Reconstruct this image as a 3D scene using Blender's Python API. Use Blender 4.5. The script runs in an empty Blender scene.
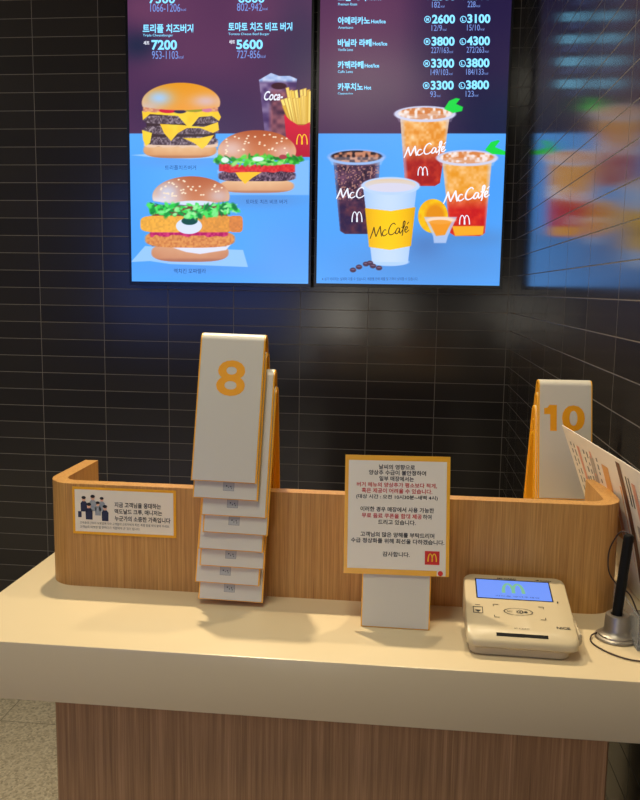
import bpy, bmesh, math, random
import numpy as np
from mathutils import Vector, Matrix
C = bpy.context.scene.collection
PI = math.pi
CT = 1.00          # counter top height
ZC = 1.42          # eye height

# ------------------------------------------------------------------ helpers
def s2l(c):
    c = np.asarray(c, float) / 255.0
    return np.where(c <= .04045, c / 12.92, ((c + .055) / 1.055) ** 2.4)
def rgb(r, g, b):
    l = s2l((r, g, b)); return (float(l[0]), float(l[1]), float(l[2]), 1)

def mat(name, col, rough=.5, metal=0, emit=None, estr=0, spec=None, trans=0, ior=None, coat=0):
    m = bpy.data.materials.new(name); m.use_nodes = True
    b = m.node_tree.nodes['Principled BSDF']
    b.inputs['Base Color'].default_value = col
    b.inputs['Roughness'].default_value = rough
    b.inputs['Metallic'].default_value = metal
    b.inputs['Transmission Weight'].default_value = trans
    b.inputs['Coat Weight'].default_value = coat
    if ior: b.inputs['IOR'].default_value = ior
    if spec is not None: b.inputs['Specular IOR Level'].default_value = spec
    if emit:
        b.inputs['Emission Color'].default_value = emit; b.inputs['Emission Strength'].default_value = estr
    return m
def N(m, t, **k):
    n = m.node_tree.nodes.new(t)
    for a, v in k.items(): setattr(n, a, v)
    return n
def L(m, a, b): m.node_tree.links.new(a, b)
def bsdf(m): return m.node_tree.nodes['Principled BSDF']

def tag(o, label=None, cat=None, group=None, kind=None):
    if label: o['label'] = label
    if cat: o['category'] = cat
    if group: o['group'] = group
    if kind: o['kind'] = kind
    return o
def empty(name, loc, rz=0, ry=0):
    o = bpy.data.objects.new(name, None); C.objects.link(o)
    o.location = loc; o.rotation_euler = (0, ry, rz); o.empty_display_size = .02
    return o
def obj(name, bm, m, parent=None, smooth=False, loc=None):
    me = bpy.data.meshes.new(name)
    if isinstance(bm, MB): bm = bm.bm()
    bmesh.ops.recalc_face_normals(bm, faces=bm.faces) if not getattr(bm, '_flat', False) else None
    bm.to_mesh(me); bm.free()
    me.materials.append(m)
    if smooth:
        for p in me.polygons: p.use_smooth = True
        try: me.set_sharp_from_angle(angle=math.radians(40))
        except Exception: pass
    o = bpy.data.objects.new(name, me); C.objects.link(o)
    if parent: o.parent = parent
    if loc: o.location = loc
    return o

class MB:                                   # plain vertex / face collector (for flat print)
    def __init__(s): s.v = []; s.f = []
    def add(s, vs, fs):
        n = len(s.v); s.v += [tuple(v) for v in vs]; s.f += [tuple(i + n for i in f) for f in fs]
    def mesh(s, name, m, parent=None):
        me = bpy.data.meshes.new(name); me.from_pydata(s.v, [], s.f); me.update()
        me.materials.append(m)
        o = bpy.data.objects.new(name, me); C.objects.link(o)
        if parent: o.parent = parent
        return o

def box(x0, x1, y0, y1, z0, z1, bev=0, seg=2):
    bm = bmesh.new()
    bmesh.ops.create_cube(bm, size=1)
    bmesh.ops.scale(bm, vec=(x1 - x0, y1 - y0, z1 - z0), verts=bm.verts)
    bmesh.ops.translate(bm, vec=((x0 + x1) / 2, (y0 + y1) / 2, (z0 + z1) / 2), verts=bm.verts)
    if bev: bmesh.ops.bevel(bm, geom=bm.edges[:], offset=bev, segments=seg, affect='EDGES', profile=.5)
    return bm
def join(*bms):
    out = bmesh.new()
    for b in bms:
        me = bpy.data.meshes.new('tmp'); b.to_mesh(me); b.free(); out.from_mesh(me); bpy.data.meshes.remove(me)
    return out
def lathe(prof, seg=40, cx=0, cy=0):
    bm = bmesh.new(); rings = []
    for r, z in prof:
        if r < 1e-6: rings.append([bm.verts.new((cx, cy, z))])
        else: rings.append([bm.verts.new((cx + r * math.cos(2 * PI * k / seg), cy + r * math.sin(2 * PI * k / seg), z)) for k in range(seg)])
    for a, b in zip(rings, rings[1:]):
        if len(a) == 1 and len(b) == 1: continue
        for k in range(seg):
            k2 = (k + 1) % seg
            if len(a) == 1: bm.faces.new((a[0], b[k], b[k2]))
            elif len(b) == 1: bm.faces.new((a[k], b[0], a[k2]))
            else: bm.faces.new((a[k], b[k], b[k2], a[k2]))
    return bm
def spline(pts, n=10):
    P = [Vector(p) for p in pts]; P = [2 * P[0] - P[1]] + P + [2 * P[-1] - P[-2]]; out = []
    for i in range(1, len(P) - 2):
        a, b, c, d = P[i - 1:i + 3]
        for k in range(n):
            t = k / n
            out.append(.5 * ((2 * b) + (c - a) * t + (2 * a - 5 * b + 4 * c - d) * t * t + (3 * b - a - 3 * c + d) * t ** 3))
    out.append(P[-2]); return out
def tube(pts, r, seg=10):
    bm = bmesh.new(); rings = []; up = Vector((.13, .2, .97))
    for i, p in enumerate(pts):
        t = (pts[min(i + 1, len(pts) - 1)] - pts[max(i - 1, 0)]).normalized()
        a = t.cross(up).normalized(); b = t.cross(a)
        rings.append([bm.verts.new(p + r * (math.cos(2 * PI * k / seg) * a + math.sin(2 * PI * k / seg) * b)) for k in range(seg)])
    for a, b in zip(rings, rings[1:]):
        for k in range(seg): bm.faces.new((a[k], a[(k + 1) % seg], b[(k + 1) % seg], b[k]))
    bm.faces.new(rings[0]); bm.faces.new(rings[-1][::-1])
    return bm

# ---- lettering: built from the default font, returned as flat geometry
_cache = {}
def glyphs(body, off=0.0, shear=0.0):
    k = (body, off, shear)
    if k in _cache: return _cache[k]
    cu = bpy.data.curves.new('t', 'FONT'); cu.body = body; cu.offset = off; cu.shear = shear; cu.fill_mode = 'FRONT'
    cu.resolution_u = 4
    o = bpy.data.objects.new('t', cu); C.objects.link(o)
    dg = bpy.context.evaluated_depsgraph_get(); dg.update()
    me = o.evaluated_get(dg).to_mesh()
    v = np.array([x.co[:2] for x in me.vertices]); f = [tuple(p.vertices) for p in me.polygons]
    o.evaluated_get(dg).to_mesh_clear()
    bpy.data.objects.remove(o); bpy.data.curves.remove(cu)
    _cache[k] = (v, f); return v, f
def text(mb, body, x0, y0, w, h, place, off=0.0, shear=0.0, align='L'):
    """fit the lettering into the box x0..x0+w, y0 (top)..y0+h (bottom), y downwards; place(x, y) -> 3D"""
    v, f = glyphs(body, off, shear)
    if len(v) == 0: return
    lo, hi = v.min(0), v.max(0)
    q = (v - lo) / np.maximum(hi - lo, 1e-6)
    mb.add([place(x0 + a * w, y0 + (1 - b) * h) for a, b in q], f)
def arches(mb, x0, y0, w, h, place, k=.17, n=14):
    """a double-arch M, y downwards"""
    for s in (0, 1):
        cx = x0 + w * (.29 + .42 * s); ro = w * .29; ri = ro - w * k * .75
        vs = []
        for i in range(n + 1):
            a = PI * i / n
            vs.append(place(cx - ro * math.cos(a), y0 + h - h * math.sin(a) ** .9))
            vs.append(place(cx - ri * math.cos(a) , y0 + h - (h - w * k * .62) * math.sin(a) ** .9))
        mb.add(vs, [(2 * i, 2 * i + 1, 2 * i + 3, 2 * i + 2) for i in range(n)])
def quad(mb, x0, y0, x1, y1, place):
    mb.add([place(x0, y0), place(x1, y0), place(x1, y1), place(x0, y1)], [(0, 3, 2, 1)])
def disc(mb, cx, cy, rx, ry, place, n=20, inner=0):
    if inner:
        vs = []
        for k in range(n):
            a = 2 * PI * k / n; vs += [place(cx + rx * math.cos(a), cy + ry * math.sin(a)), place(cx + rx * inner * math.cos(a), cy + ry * inner * math.sin(a))]
        mb.add(vs, [(2 * k, 2 * k + 1, (2 * k + 3) % (2 * n), (2 * k + 2) % (2 * n)) for k in range(n)])
    else:
        mb.add([place(cx + rx * math.cos(2 * PI * k / n), cy + ry * math.sin(2 * PI * k / n)) for k in range(n)], [tuple(range(n))])

# ------------------------------------------------------------------ materials
def wood(name, c1, c2, c3, scale=(60, 60, 1.6), rough=.45):
    m = mat(name, c1, rough); b = bsdf(m)
    tc = N(m, 'ShaderNodeTexCoord'); mp = N(m, 'ShaderNodeMapping'); mp.inputs['Scale'].default_value = scale
    L(m, tc.outputs['Object'], mp.inputs['Vector'])
    n1 = N(m, 'ShaderNodeTexNoise'); n1.inputs['Scale'].default_value = 2.2; n1.inputs['Detail'].default_value = 6; n1.inputs['Roughness'].default_value = .65
    L(m, mp.outputs['Vector'], n1.inputs['Vector'])
    n2 = N(m, 'ShaderNodeTexNoise'); n2.inputs['Scale'].default_value = 9; n2.inputs['Detail'].default_value = 3
    L(m, mp.outputs['Vector'], n2.inputs['Vector'])
    r = N(m, 'ShaderNodeValToRGB'); e = r.color_ramp.elements
    e[0].position = .3; e[0].color = c2; e[1].position = .68; e[1].color = c3; x = e.new(.5); x.color = c1
    L(m, n1.outputs['Fac'], r.inputs['Fac'])
    mx = N(m, 'ShaderNodeMix', data_type='RGBA', blend_type='MULTIPLY'); mx.inputs['Factor'].default_value = .35
    r2 = N(m, 'ShaderNodeValToRGB'); r2.color_ramp.elements[0].position = .35; r2.color_ramp.elements[1].position = .6; r2.color_ramp.elements[0].color = (.45, .4, .35, 1)
    L(m, n2.outputs['Fac'], r2.inputs['Fac'])
    L(m, r.outputs['Color'], mx.inputs[6]); L(m, r2.outputs['Color'], mx.inputs[7]); L(m, mx.outputs[2], b.inputs['Base Color'])
    bp = N(m, 'ShaderNodeBump'); bp.inputs['Strength'].default_value = .15; bp.inputs['Distance'].default_value = .001
    L(m, n1.outputs['Fac'], bp.inputs['Height']); L(m, bp.outputs['Normal'], b.inputs['Normal'])
    return m

def tile(name, axis, offs):
    """glossy dark wall tiles 243 x 63 mm in a straight stack; joints at offs"""
    m = mat(name, rgb(34, 32, 30), .2); b = bsdf(m)
    g = N(m, 'ShaderNodeNewGeometry'); sp = N(m, 'ShaderNodeSeparateXYZ'); L(m, g.outputs['Position'], sp.inputs[0])
    cb = N(m, 'ShaderNodeCombineXYZ')
    a1 = N(m, 'ShaderNodeMath', operation='SUBTRACT'); a1.inputs[1].default_value = offs[0]; L(m, sp.outputs[axis], a1.inputs[0])
    a2 = N(m, 'ShaderNodeMath', operation='SUBTRACT'); a2.inputs[1].default_value = offs[1]; L(m, sp.outputs['Z'], a2.inputs[0])
    L(m, a1.outputs[0], cb.inputs['X']); L(m, a2.outputs[0], cb.inputs['Y'])
    br = N(m, 'ShaderNodeTexBrick'); br.offset = 0; br.squash = 1
    for k, v in (('Scale', 1), ('Mortar Size', .0011), ('Mortar Smooth', .3), ('Bias', 0), ('Brick Width', .243), ('Row Height', .063)): br.inputs[k].default_value = v
    br.inputs['Color1'].default_value = rgb(46, 43, 41); br.inputs['Color2'].default_value = rgb(56, 52, 48); br.inputs['Mortar'].default_value = rgb(108, 102, 94) if axis == 'Y' else rgb(136, 128, 116)
    L(m, cb.outputs[0], br.inputs['Vector']); L(m, br.outputs['Color'], b.inputs['Base Color'])
    mr = N(m, 'ShaderNodeMapRange'); mr.inputs['To Min'].default_value = .13 if axis == 'Y' else .17; mr.inputs['To Max'].default_value = .8
    L(m, br.outputs['Fac'], mr.inputs['Value']); L(m, mr.outputs[0], b.inputs['Roughness'])
    ns = N(m, 'ShaderNodeTexNoise'); ns.inputs['Scale'].default_value = 9; ns.inputs['Detail'].default_value = 2; L(m, g.outputs['Position'], ns.inputs['Vector'])
    ml = N(m, 'ShaderNodeMath', operation='MULTIPLY'); ml.inputs[1].default_value = -1.0; L(m, br.outputs['Fac'], ml.inputs[0])
    ad = N(m, 'ShaderNodeMath', operation='MULTIPLY_ADD'); ad.inputs[1].default_value = .25; L(m, ns.outputs['Fac'], ad.inputs[0]); L(m, ml.outputs[0], ad.inputs[2])
    bp = N(m, 'ShaderNodeBump'); bp.inputs['Strength'].default_value = .5; bp.inputs['Distance'].default_value = .0012
    L(m, ad.outputs[0], bp.inputs['Height']); L(m, bp.outputs['Normal'], b.inputs['Normal'])
    return m

def terrazzo():
    m = mat('terrazzo', rgb(190, 180, 160), .35); b = bsdf(m)
    g = N(m, 'ShaderNodeNewGeometry')
    v = N(m, 'ShaderNodeTexVoronoi'); v.inputs['Scale'].default_value = 160; L(m, g.outputs['Position'], v.inputs['Vector'])
    r = N(m, 'ShaderNodeValToRGB'); e = r.color_ramp.elements
    e[0].position = 0; e[0].color = rgb(170, 152, 122); e[1].position = 1; e[1].color = rgb(240, 224, 192); x = e.new(.45); x.color = rgb(214, 196, 162)
    L(m, v.outputs['Color'], r.inputs['Fac'])
    br = N(m, 'ShaderNodeTexBrick'); br.offset = 0
    mp = N(m, 'ShaderNodeMapping'); mp.inputs['Location'].default_value = (.1, -2.40, 0); L(m, g.outputs['Position'], mp.inputs['Vector']); L(m, mp.outputs[0], br.inputs['Vector'])
    for k, q in (('Scale', 1), ('Mortar Size', .0015), ('Brick Width', .6), ('Row Height', .6)): br.inputs[k].default_value = q
    br.inputs['Color1'].default_value = (1, 1, 1, 1); br.inputs['Color2'].default_value = (1, 1, 1, 1); br.inputs['Mortar'].default_value = (.45, .42, .38, 1)
    mx = N(m, 'ShaderNodeMix', data_type='RGBA', blend_type='MULTIPLY'); mx.inputs['Factor'].default_value = 1
    L(m, r.outputs['Color'], mx.inputs[6]); L(m, br.outputs['Color'], mx.inputs[7]); L(m, mx.outputs[2], b.inputs['Base Color'])
    return m

M = dict(
    tile_back=tile('tile_back', 'X', (.0933, ZC - .0102)),
    tile_right=tile('tile_right', 'Y', (2.1694, ZC - .0102)),
    floor=terrazzo(),
    paint=mat('wall_paint', rgb(120, 112, 102), .8),
    ceil=mat('ceiling_paint', rgb(150, 146, 138), .9),
    guard=wood('guard_wood', rgb(198, 146, 78), rgb(176, 122, 60), rgb(214, 164, 94), (170, 170, 2.6)),
    base=wood('base_wood', rgb(172, 128, 86), rgb(144, 104, 66), rgb(196, 150, 106), (90, 90, 1.4)),
    stone=mat('counter_stone', rgb(222, 202, 164), .3),
    white=mat('white_card', rgb(214, 206, 190), .35),
    orange=mat('orange_edge', rgb(244, 176, 30), .3),
    numeral=mat('orange_numeral', rgb(255, 172, 6), .5),
    sticker=mat('sticker_grey', rgb(176, 174, 168), .3),
    ink=mat('black_ink', rgb(22, 20, 20), .5),
    redink=mat('red_ink', rgb(206, 38, 34), .5),
    paper=mat('notice_paper', rgb(240, 230, 214), .4),
    red=mat('red_square', rgb(214, 34, 30), .5),
    gold=mat('yellow_logo', rgb(250, 196, 30), .5),
    bezel=mat('bezel', rgb(16, 17, 20), .25),
    plastic=mat('terminal_plastic', rgb(202, 184, 148), .35),
    plastic2=mat('terminal_base_plastic', rgb(196, 180, 150), .4),
    dark=mat('dark_slot', rgb(14, 12, 11), .7, spec=.2),
    steel=mat('brushed_steel', rgb(158, 150, 138), .42, .85),
    black=mat('black_plastic', rgb(10, 10, 10), .6, spec=.2),
    cord=mat('dark_cord', rgb(52, 30, 24), .5),
    navy=mat('navy', rgb(30, 36, 70), .5), skin=mat('skin_tone', rgb(232, 178, 150), .5), grey=mat('grey_print', rgb(150, 158, 168), .5),
    navygrey=mat('small_print_grey', rgb(104, 98, 92), .5),
    brown=mat('brown_print', rgb(110, 68, 44), .5), salmon=mat('salmon_print', rgb(222, 156, 130), .5), orangeprint=mat('amber_print', rgb(226, 166, 96), .5), greyprint=mat('warm_grey_print', rgb(176, 164, 152), .5),
    acrylic=mat('clear_acrylic', (.86, .88, .88, 1), .12, trans=.85, ior=1.45),
)

def emis(name, col, s):
    m = mat(name, (0, 0, 0, 1), .3, emit=col, estr=s); return m
M['t_white'] = emis('screen_text_white', rgb(130, 215, 255), 1.4)
M['t_dim'] = emis('screen_text_dim', rgb(120, 150, 225), 1.1)
M['t_dark'] = emis('screen_text_dark', rgb(24, 60, 130), 1)
M['t_logo'] = emis('screen_logo_white', rgb(232, 236, 250), 1.2)
M['t_ink'] = emis('screen_logo_dark', rgb(60, 44, 20), 1)
M['t_gold'] = emis('screen_logo_gold', rgb(250, 190, 40), 1.1)
M['t_key'] = emis('screen_logo_green', rgb(122, 188, 150), 1)
M['lcd'] = emis('terminal_lcd', rgb(108, 150, 250), 1.0)
md = mat('screen_picture', (0, 0, 0, 1), .25)
at = N(md, 'ShaderNodeAttribute', attribute_name='pic'); L(md, at.outputs['Color'], bsdf(md).inputs['Emission Color']); bsdf(md).inputs['Emission Strength'].default_value = 1.1
M['display'] = md

# ------------------------------------------------------------------ setting
D, WX = 2.929, .348
def struct(name, bm, m): return tag(obj(name, bm, m), kind='structure')
XL, YF, H = -3.6, -3.4, 2.75
struct('floor', box(XL, WX + .1, YF, D + .1, -.1, 0), M['floor'])
struct('ceiling', box(XL, WX + .1, YF, D + .1, H, H + .1), M['ceil'])
struct('wall_back', box(XL, WX + .1, D, D + .1, 0, H), M['tile_back'])
struct('wall_right', box(WX, WX + .1, YF, D, 0, H), M['tile_right'])
struct('wall_left', box(XL - .1, XL, YF, D + .1, 0, H), M['paint'])
wx0, wx1, wz0, wz1 = -1.06, -.14, .50, 1.42
vx0, vx1, vz0, vz1 = -3.5, -1.25, .85, 2.6
struct('wall_front', join(box(XL, vx0, YF - .1, YF, 0, H), box(vx0, vx1, YF - .1, YF, 0, vz0), box(vx0, vx1, YF - .1, YF, vz1, H), box(vx1, wx0, YF - .1, YF, 0, H), box(wx1, WX + .1, YF - .1, YF, 0, H), box(wx0, wx1, YF - .1, YF, 0, wz0), box(wx0, wx1, YF - .1, YF, wz1, H)), M['paint'])
added_win = struct('added_glow_window_1', join(box(wx0, wx1, YF - .08, YF - .02, wz0, wz0 + .04), box(wx0, wx1, YF - .08, YF - .02, wz1 - .04, wz1), box(wx0, wx0 + .04, YF - .08, YF - .02, wz0, wz1), box(wx1 - .04, wx1, YF - .08, YF - .02, wz0, wz1)), M['paint'])  # added unseen opening; its reflection gives the pale patch on the tiles
M['white_glow'] = emis('added_white_glow', rgb(255, 246, 228), 6); M['blue_glow'] = emis('added_blue_glow', (.14, .27, 1, 1), 1.9)  # emitters for the two added panes, white and blue
obj('added_glow_pane', box(wx0 + .04, wx1 - .04, YF - .06, YF - .05, wz0 + .04, wz1 - .04), M['white_glow'], added_win)
w2 = struct('added_glow_window_2', join(box(vx0, vx1, YF - .08, YF - .02, vz0, vz0 + .05), box(vx0, vx1, YF - .08, YF - .02, vz1 - .05, vz1), *[box(x, x + .05, YF - .08, YF - .02, vz0, vz1) for x in (vx0, (vx0 + vx1) / 2, vx1 - .05)]), M['paint'])  # added unseen glowing opening that puts the blue glow on the tiles
obj('added_glow_pane', box(vx0 + .05, vx1 - .05, YF - .06, YF - .05, vz0 + .05, vz1 - .05), M['blue_glow'], w2)

# ------------------------------------------------------------------ counter
cx0, cx1, cy0, cy1 = -.5515, WX - .001, .880, 1.62
o = obj('countertop', box(cx0, cx1, cy0, cy1, CT - .073, CT, .0025, 2), M['stone'], smooth=True)
tag(o, 'thick cream stone countertop running across the picture under the signs', 'countertop')
o = obj('counter_cabinet', box(-.427, .2440, .922, cy1 - .04, 0, CT - .0735, .002, 1), M['base'])
tag(o, 'brown wood-grain cabinet base under the cream countertop', 'counter base')

# wooden U-shaped guard
gz = ZC - .2726; th = .021
path = []   # outer line
path += [(-.5035, 1.2225), (-.5035, 1.112)]
for k in range(1, 12):
    a = PI + (PI / 2) * k / 11 ; r = .042
    path.append((-.4610 + r * math.cos(a), 1.1105 + r * math.sin(a)))
for k in range(0, 12):
    a = -PI / 2 + (PI / 2) * k / 11; r = .042
    path.append((.2430 + r * math.cos(a), 1.1105 + r * math.sin(a)))
path += [(.2855, 1.2205)]
def offset_path(p, d):
    out = []
    for i in range(len(p)):
        a = Vector(p[max(i - 1, 0)]); b = Vector(p[min(i + 1, len(p) - 1)]); t = (b - a).normalized(); n = Vector((-t.y, t.x))
        out.append((p[i][0] + n.x * d, p[i][1] + n.y * d))
    return out
bm = bmesh.new(); q = offset_path(path, th)
vo = [[bm.verts.new((x, y, z)) for x, y in path] for z in (CT, gz)]
vi = [[bm.verts.new((x, y, z)) for x, y in q] for z in (CT, gz)]
for i in range(len(path) - 1):
    bm.faces.new((vo[0][i], vo[0][i + 1], vo[1][i + 1], vo[1][i])); bm.faces.new((vi[0][i + 1], vi[0][i], vi[1][i], vi[1][i + 1]))
    bm.faces.new((vo[1][i], vo[1][i + 1], vi[1][i + 1], vi[1][i])); bm.faces.new((vo[0][i + 1], vo[0][i], vi[0][i], vi[0][i + 1]))
for i in (0, -1): bm.faces.new((vo[0][i], vo[1][i], vi[1][i], vi[0][i]))
o = obj('counter_screen', bm, M['guard'], smooth=True)
tag(o, 'low wooden U-shaped guard with rounded corners standing on the cream countertop', 'counter screen')

# ------------------------------------------------------------------ number tents
TH, TW, TS, TT = .190, .087, .054, .0034      # height, width, half spread, sheet
def tent_profile(off, n=9, foot=0.0):
    """(y, z) from front foot over the apex to the back foot; off shrinks inwards"""
    r = .011; cz = TH - r
    al = math.atan2(TS - r, TH) ; pts = [(-TS + off / math.cos(al), foot)]
    for k in range(n + 1):
        a = PI - al - (PI - 2 * al) * k / n
        pts.append(((r - off) * math.cos(a), cz + (r - off) * math.sin(a)))
    pts.append((TS - off / math.cos(al), foot)); return pts
def sheet(w, o0, o1, z0a=0.0, shrink=0.0):
    bm = bmesh.new(); po, pi_ = tent_profile(o0, foot=z0a), tent_profile(o1, foot=z0a); x = w / 2 - shrink
    A = [[bm.verts.new((s * x, y, z)) for y, z in po] for s in (-1, 1)]; B = [[bm.verts.new((s * x, y, z)) for y, z in pi_] for s in (-1, 1)]
    n = len(po)
    for i in range(n - 1):
        bm.faces.new((A[0][i], A[1][i], A[1][i + 1], A[0][i + 1])); bm.faces.new((B[0][i + 1], B[1][i + 1], B[1][i], B[0][i]))
        for s in (0, 1): bm.faces.new((A[s][i], A[s][i + 1], B[s][i + 1], B[s][i]))
    for i in (0, n - 1): bm.faces.new((A[0][i], A[1][i], B[1][i], B[0][i]))
    return bm
def face_place(x_c, y_off):
    """on the front face of a tent: x right, s = distance down from the top, both metres"""
    pr = tent_profile(-y_off); f, a = pr[0], pr[1]
    d = Vector((0, f[0] - a[0], f[1] - a[1])).normalized(); O = Vector((0, a[0], a[1])); top = TH - a[1]
    def pl(x, s): return tuple(O + d * (s - top) + Vector((x + x_c, 0, 0)))
    return pl
def make_tent(number=None, sticker=None, cols=None):
    t = empty('number_sign', (0, 0, 0))
    obj('folded_frame', sheet(TW, 0, TT), M['orange'], t, smooth=True)
    obj('face_panel', sheet(TW, -.0004, .0004, .0012, .0019), M['white'], t, smooth=True)
    pl = face_place(0, .0007)
    if number:
        mb = MB()
        for b_, x_, w_, off in number:
            if b_ == '1':
                k = [(.42, 0), (1, 0), (1, 1), (.48, 1), (.48, .36), (0, .36), (0, .13), (.26, .11)]
                mb.add([pl(x_ + a * w_, .0400 + b * .0425) for a, b in k], [(3, 2, 1, 0, 4), (4, 0, 7, 6, 5)])
            elif b_ == '0': text(mb, b_, x_, .0400, w_, .0425, pl, off=off)
            else: text(mb, b_, x_, .0345, w_, .0475, pl, off=off)
        mb.mesh('numeral', M['numeral'], t)
    if sticker is not None:
        mb = MB(); s = .0072; y0 = TH - .0125
        quad(mb, sticker - s, y0 - s * .85, sticker + s, y0 + s * .85, pl)
        st = mb.mesh('round_corner_sticker', M['sticker'], t); st.name = 'sticker'
        m2 = MB(); pl2 = face_place(0, .0009); rr = random.Random(int(sticker * 1e5) + 7)
        for a, b, w in ((-.0036, -.001, .0016), (-.0006, .001, .0009), (.0022, -.0006, .0012), (.0034, .0018, .0008)):
            quad(m2, sticker + a, y0 + b, sticker + a + w, y0 + b + .0016 * rr.uniform(.6, 1.2), pl2)
        e = .00025
        for a in ((-s, -s * .85, s, -s * .85 + e), (-s, s * .85 - e, s, s * .85), (-s, -s * .85, -s + e, s * .85), (s - e, -s * .85, s, s * .85)):
            quad(m2, sticker + a[0], y0 + a[1], sticker + a[2], y0 + a[3], pl2)
        m2.mesh('sticker_marks', M['ink'], st)
    return t
# eight tents nested over the guard: (dx, dy, yaw, sticker x or None)
dd = .0230; G8 = 'white number signs nested in the stack over the guard'
S8 = [(0, 0, 0, None), (.002, .000, 0, .004), (.0125, .001, .5, -.002), (.0150, .000, .2, -.002), (.0095, .0, -.4, None), (.0105, .0005, .3, -.002), (.0050, 0, -.6, -.003), (.0085, 0, .6, -.002)]
ords = ['topmost of its stack, with a big orange 8', 'second from top of the stack under the orange 8', 'third from top of the stack under the orange 8',
        'fourth from top of the stack under the orange 8', 'fifth from top under the orange 8, without a sticker', 'sixth from top of the stack under the orange 8',
        'second from bottom of the stack under the orange 8', 'lowest of the stack under the orange 8']
for i, (dx, dy, yaw, st) in enumerate(S8):
    t = make_tent([('8', -.0185, .0385, .02)] if i == 0 else None, st)
    t.location = (-.2358 + dx, 1.0792 + dy, ZC - .0612 - TH - i * dd); t.rotation_euler = (0, math.radians(1.0), math.radians(yaw))
    tag(t, 'white orange-edged sign, ' + ords[i], 'number sign', G8)
# four tents nested behind the guard, number 10 on top
TS = .047
S10 = [(0, 0, 0), (-.0015, .001, -1), (-.0045, .001, 0), (-.0035, .001, -1), (-.004, .001, .5)]
o10 = ['topmost of its stack, with an orange 10', 'second from top of the right-hand stack behind the guard', 'third from top of the right-hand stack behind the guard', 'fourth from top of the right-hand stack behind the guard', 'lowest of the right-hand stack behind the guard']
for i, (dx, dy, yaw) in enumerate(S10):
    t = make_tent([('1', -.0345, .0205, 0), ('0', -.0055, .0370, .034)] if i == 0 else None)
    t.location = (.2560 + dx, 1.385 + dy, CT + .0003 + (4 - i) * .0216); t.rotation_euler = (0, 0, math.radians(3.5 + yaw))
    tag(t, 'white orange-edged sign, ' + o10[i], 'number sign', 'white number signs nested behind the right end of the guard')

# ------------------------------------------------------------------ notice stand
TS, TH = .041, .190
ns = empty('notice_stand', (-.0075, 1.0255, CT + .0003), math.radians(-.5))
tag(ns, 'orange-framed notice of black and red writing fixed on a small white folded stand', 'notice stand')
obj('folded_stand', sheet(TW - .001, 0, TT), M['orange'], ns, smooth=True)
obj('stand_face', sheet(TW - .001, -.0004, .0004, .0012, .0016), M['white'], ns, smooth=True)
# board lies against the leaning face
pr = tent_profile(0); dn = Vector((0, pr[0][0] - pr[1][0], pr[0][1] - pr[1][1])).normalized(); nn = Vector((0, dn.z, -dn.y)).normalized()
if nn.y > 0: nn = -nn
NW, NH = .1315, .149
zt_ = ZC - .3540 - CT + NH * abs(dn.z)          # top of the board above the counter
base_pt = Vector((0, pr[0][0], pr[0][1])) + dn * (-(zt_) / abs(dn.z)) + nn * .0009
roll = math.radians(.9)
def notice_pl(lift):
    def pl(x, s):
        x -= NW / 2; c, sn = math.cos(roll), math.sin(roll); s_ = s - NH / 2
        X = x * c + s_ * sn * 1.0; S = s_ * c - x * sn + NH / 2
        return tuple(base_pt + Vector((X - .0020, 0, 0)) + dn * S + nn * lift)
    return pl
def slab(pl_a, pl_b, x0, s0, x1, s1):
    bm = bmesh.new(); a = [bm.verts.new(pl_a(*p)) for p in ((x0, s0), (x1, s0), (x1, s1), (x0, s1))]; b = [bm.verts.new(pl_b(*p)) for p in ((x0, s0), (x1, s0), (x1, s1), (x0, s1))]
    bm.faces.new(a[::-1]); bm.faces.new(b)
    for i in range(4): bm.faces.new((a[i], a[(i + 1) % 4], b[(i + 1) % 4], b[i]))
    return bm
nb = obj('notice_board', slab(notice_pl(0), notice_pl(.0022), 0, 0, NW, NH), M['orange'], ns)
u = NW / 105; p1 = notice_pl(.0024)
mb = MB(); quad(mb, 3.6 * u, 5.2 * u, NW - 3.4 * u, NH - 5.6 * u, p1); quad(mb, NW - 12 * u, NH - 6 * u, NW - 3.4 * u, NH - .5 * u, p1); mb.mesh('notice_sheet', M['paper'], nb)
p2 = notice_pl(.0026); bk, rd = MB(), MB()
def U(f):                                     # pixel-like units of the notice: 105 wide
    return lambda x, y: f(x * u, y * u * .9644)
q2 = U(p2); W_ = .018
lines = [('날씨의 영향으로', 34, 70, 9.3, 0), ('양상추 수급이 불안정하여', 24, 81, 15.2, 0), ('일부 매장에서는', 34.5, 69, 21.4, 0), ('버거 메뉴의 양상추가 평소보다 적게,', 12, 92, 28.0, 1),
         ('혹은 제공이 어려울 수 있습니다.', 17, 87.5, 34.0, 1), ('(대상 시간 : 오전 10시30분~새벽 4시)', 11.5, 93, 40.6, 0), ('이러한 경우 매장에서 사용 가능한', 16, 89.5, 53.3, 0),
         ('무료 음료 쿠폰을 함께 제공', 17.5, 77.5, 60.0, 1), ('하여', 78.5, 87, 60.0, 0), ('드리고 있습니다.', 34, 71.5, 66.5, 0), ('고객님의 많은 양해를 부탁드리며', 16.5, 90, 79.5, 0),
         ('수급 정상화를 위해 최선을 다하겠습니다.', 7, 100, 86.0, 0), ('감사합니다.', 39, 66, 99.5, 0)]
for b_, x0, x1, y0, red in lines: text(rd if red else bk, b_, x0, y0, x1 - x0, 5.1, q2, off=.02)
bk.mesh('black_lettering', M['ink'], nb); rd.mesh('red_lettering', M['redink'], nb)
mb = MB(); quad(mb, 81, 97.5, 95.5, 111.5, q2); disc(mb, 96.5, NH / u / .9644 - 3.2, 2.6, 2.6, q2); lg = mb.mesh('red_logo_square', M['red'], nb)
mb = MB(); arches(mb, 83.5, 99.8, 9.5, 8.5, U(notice_pl(.0028))); mb.mesh('arch_logo', M['gold'], lg)

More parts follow.
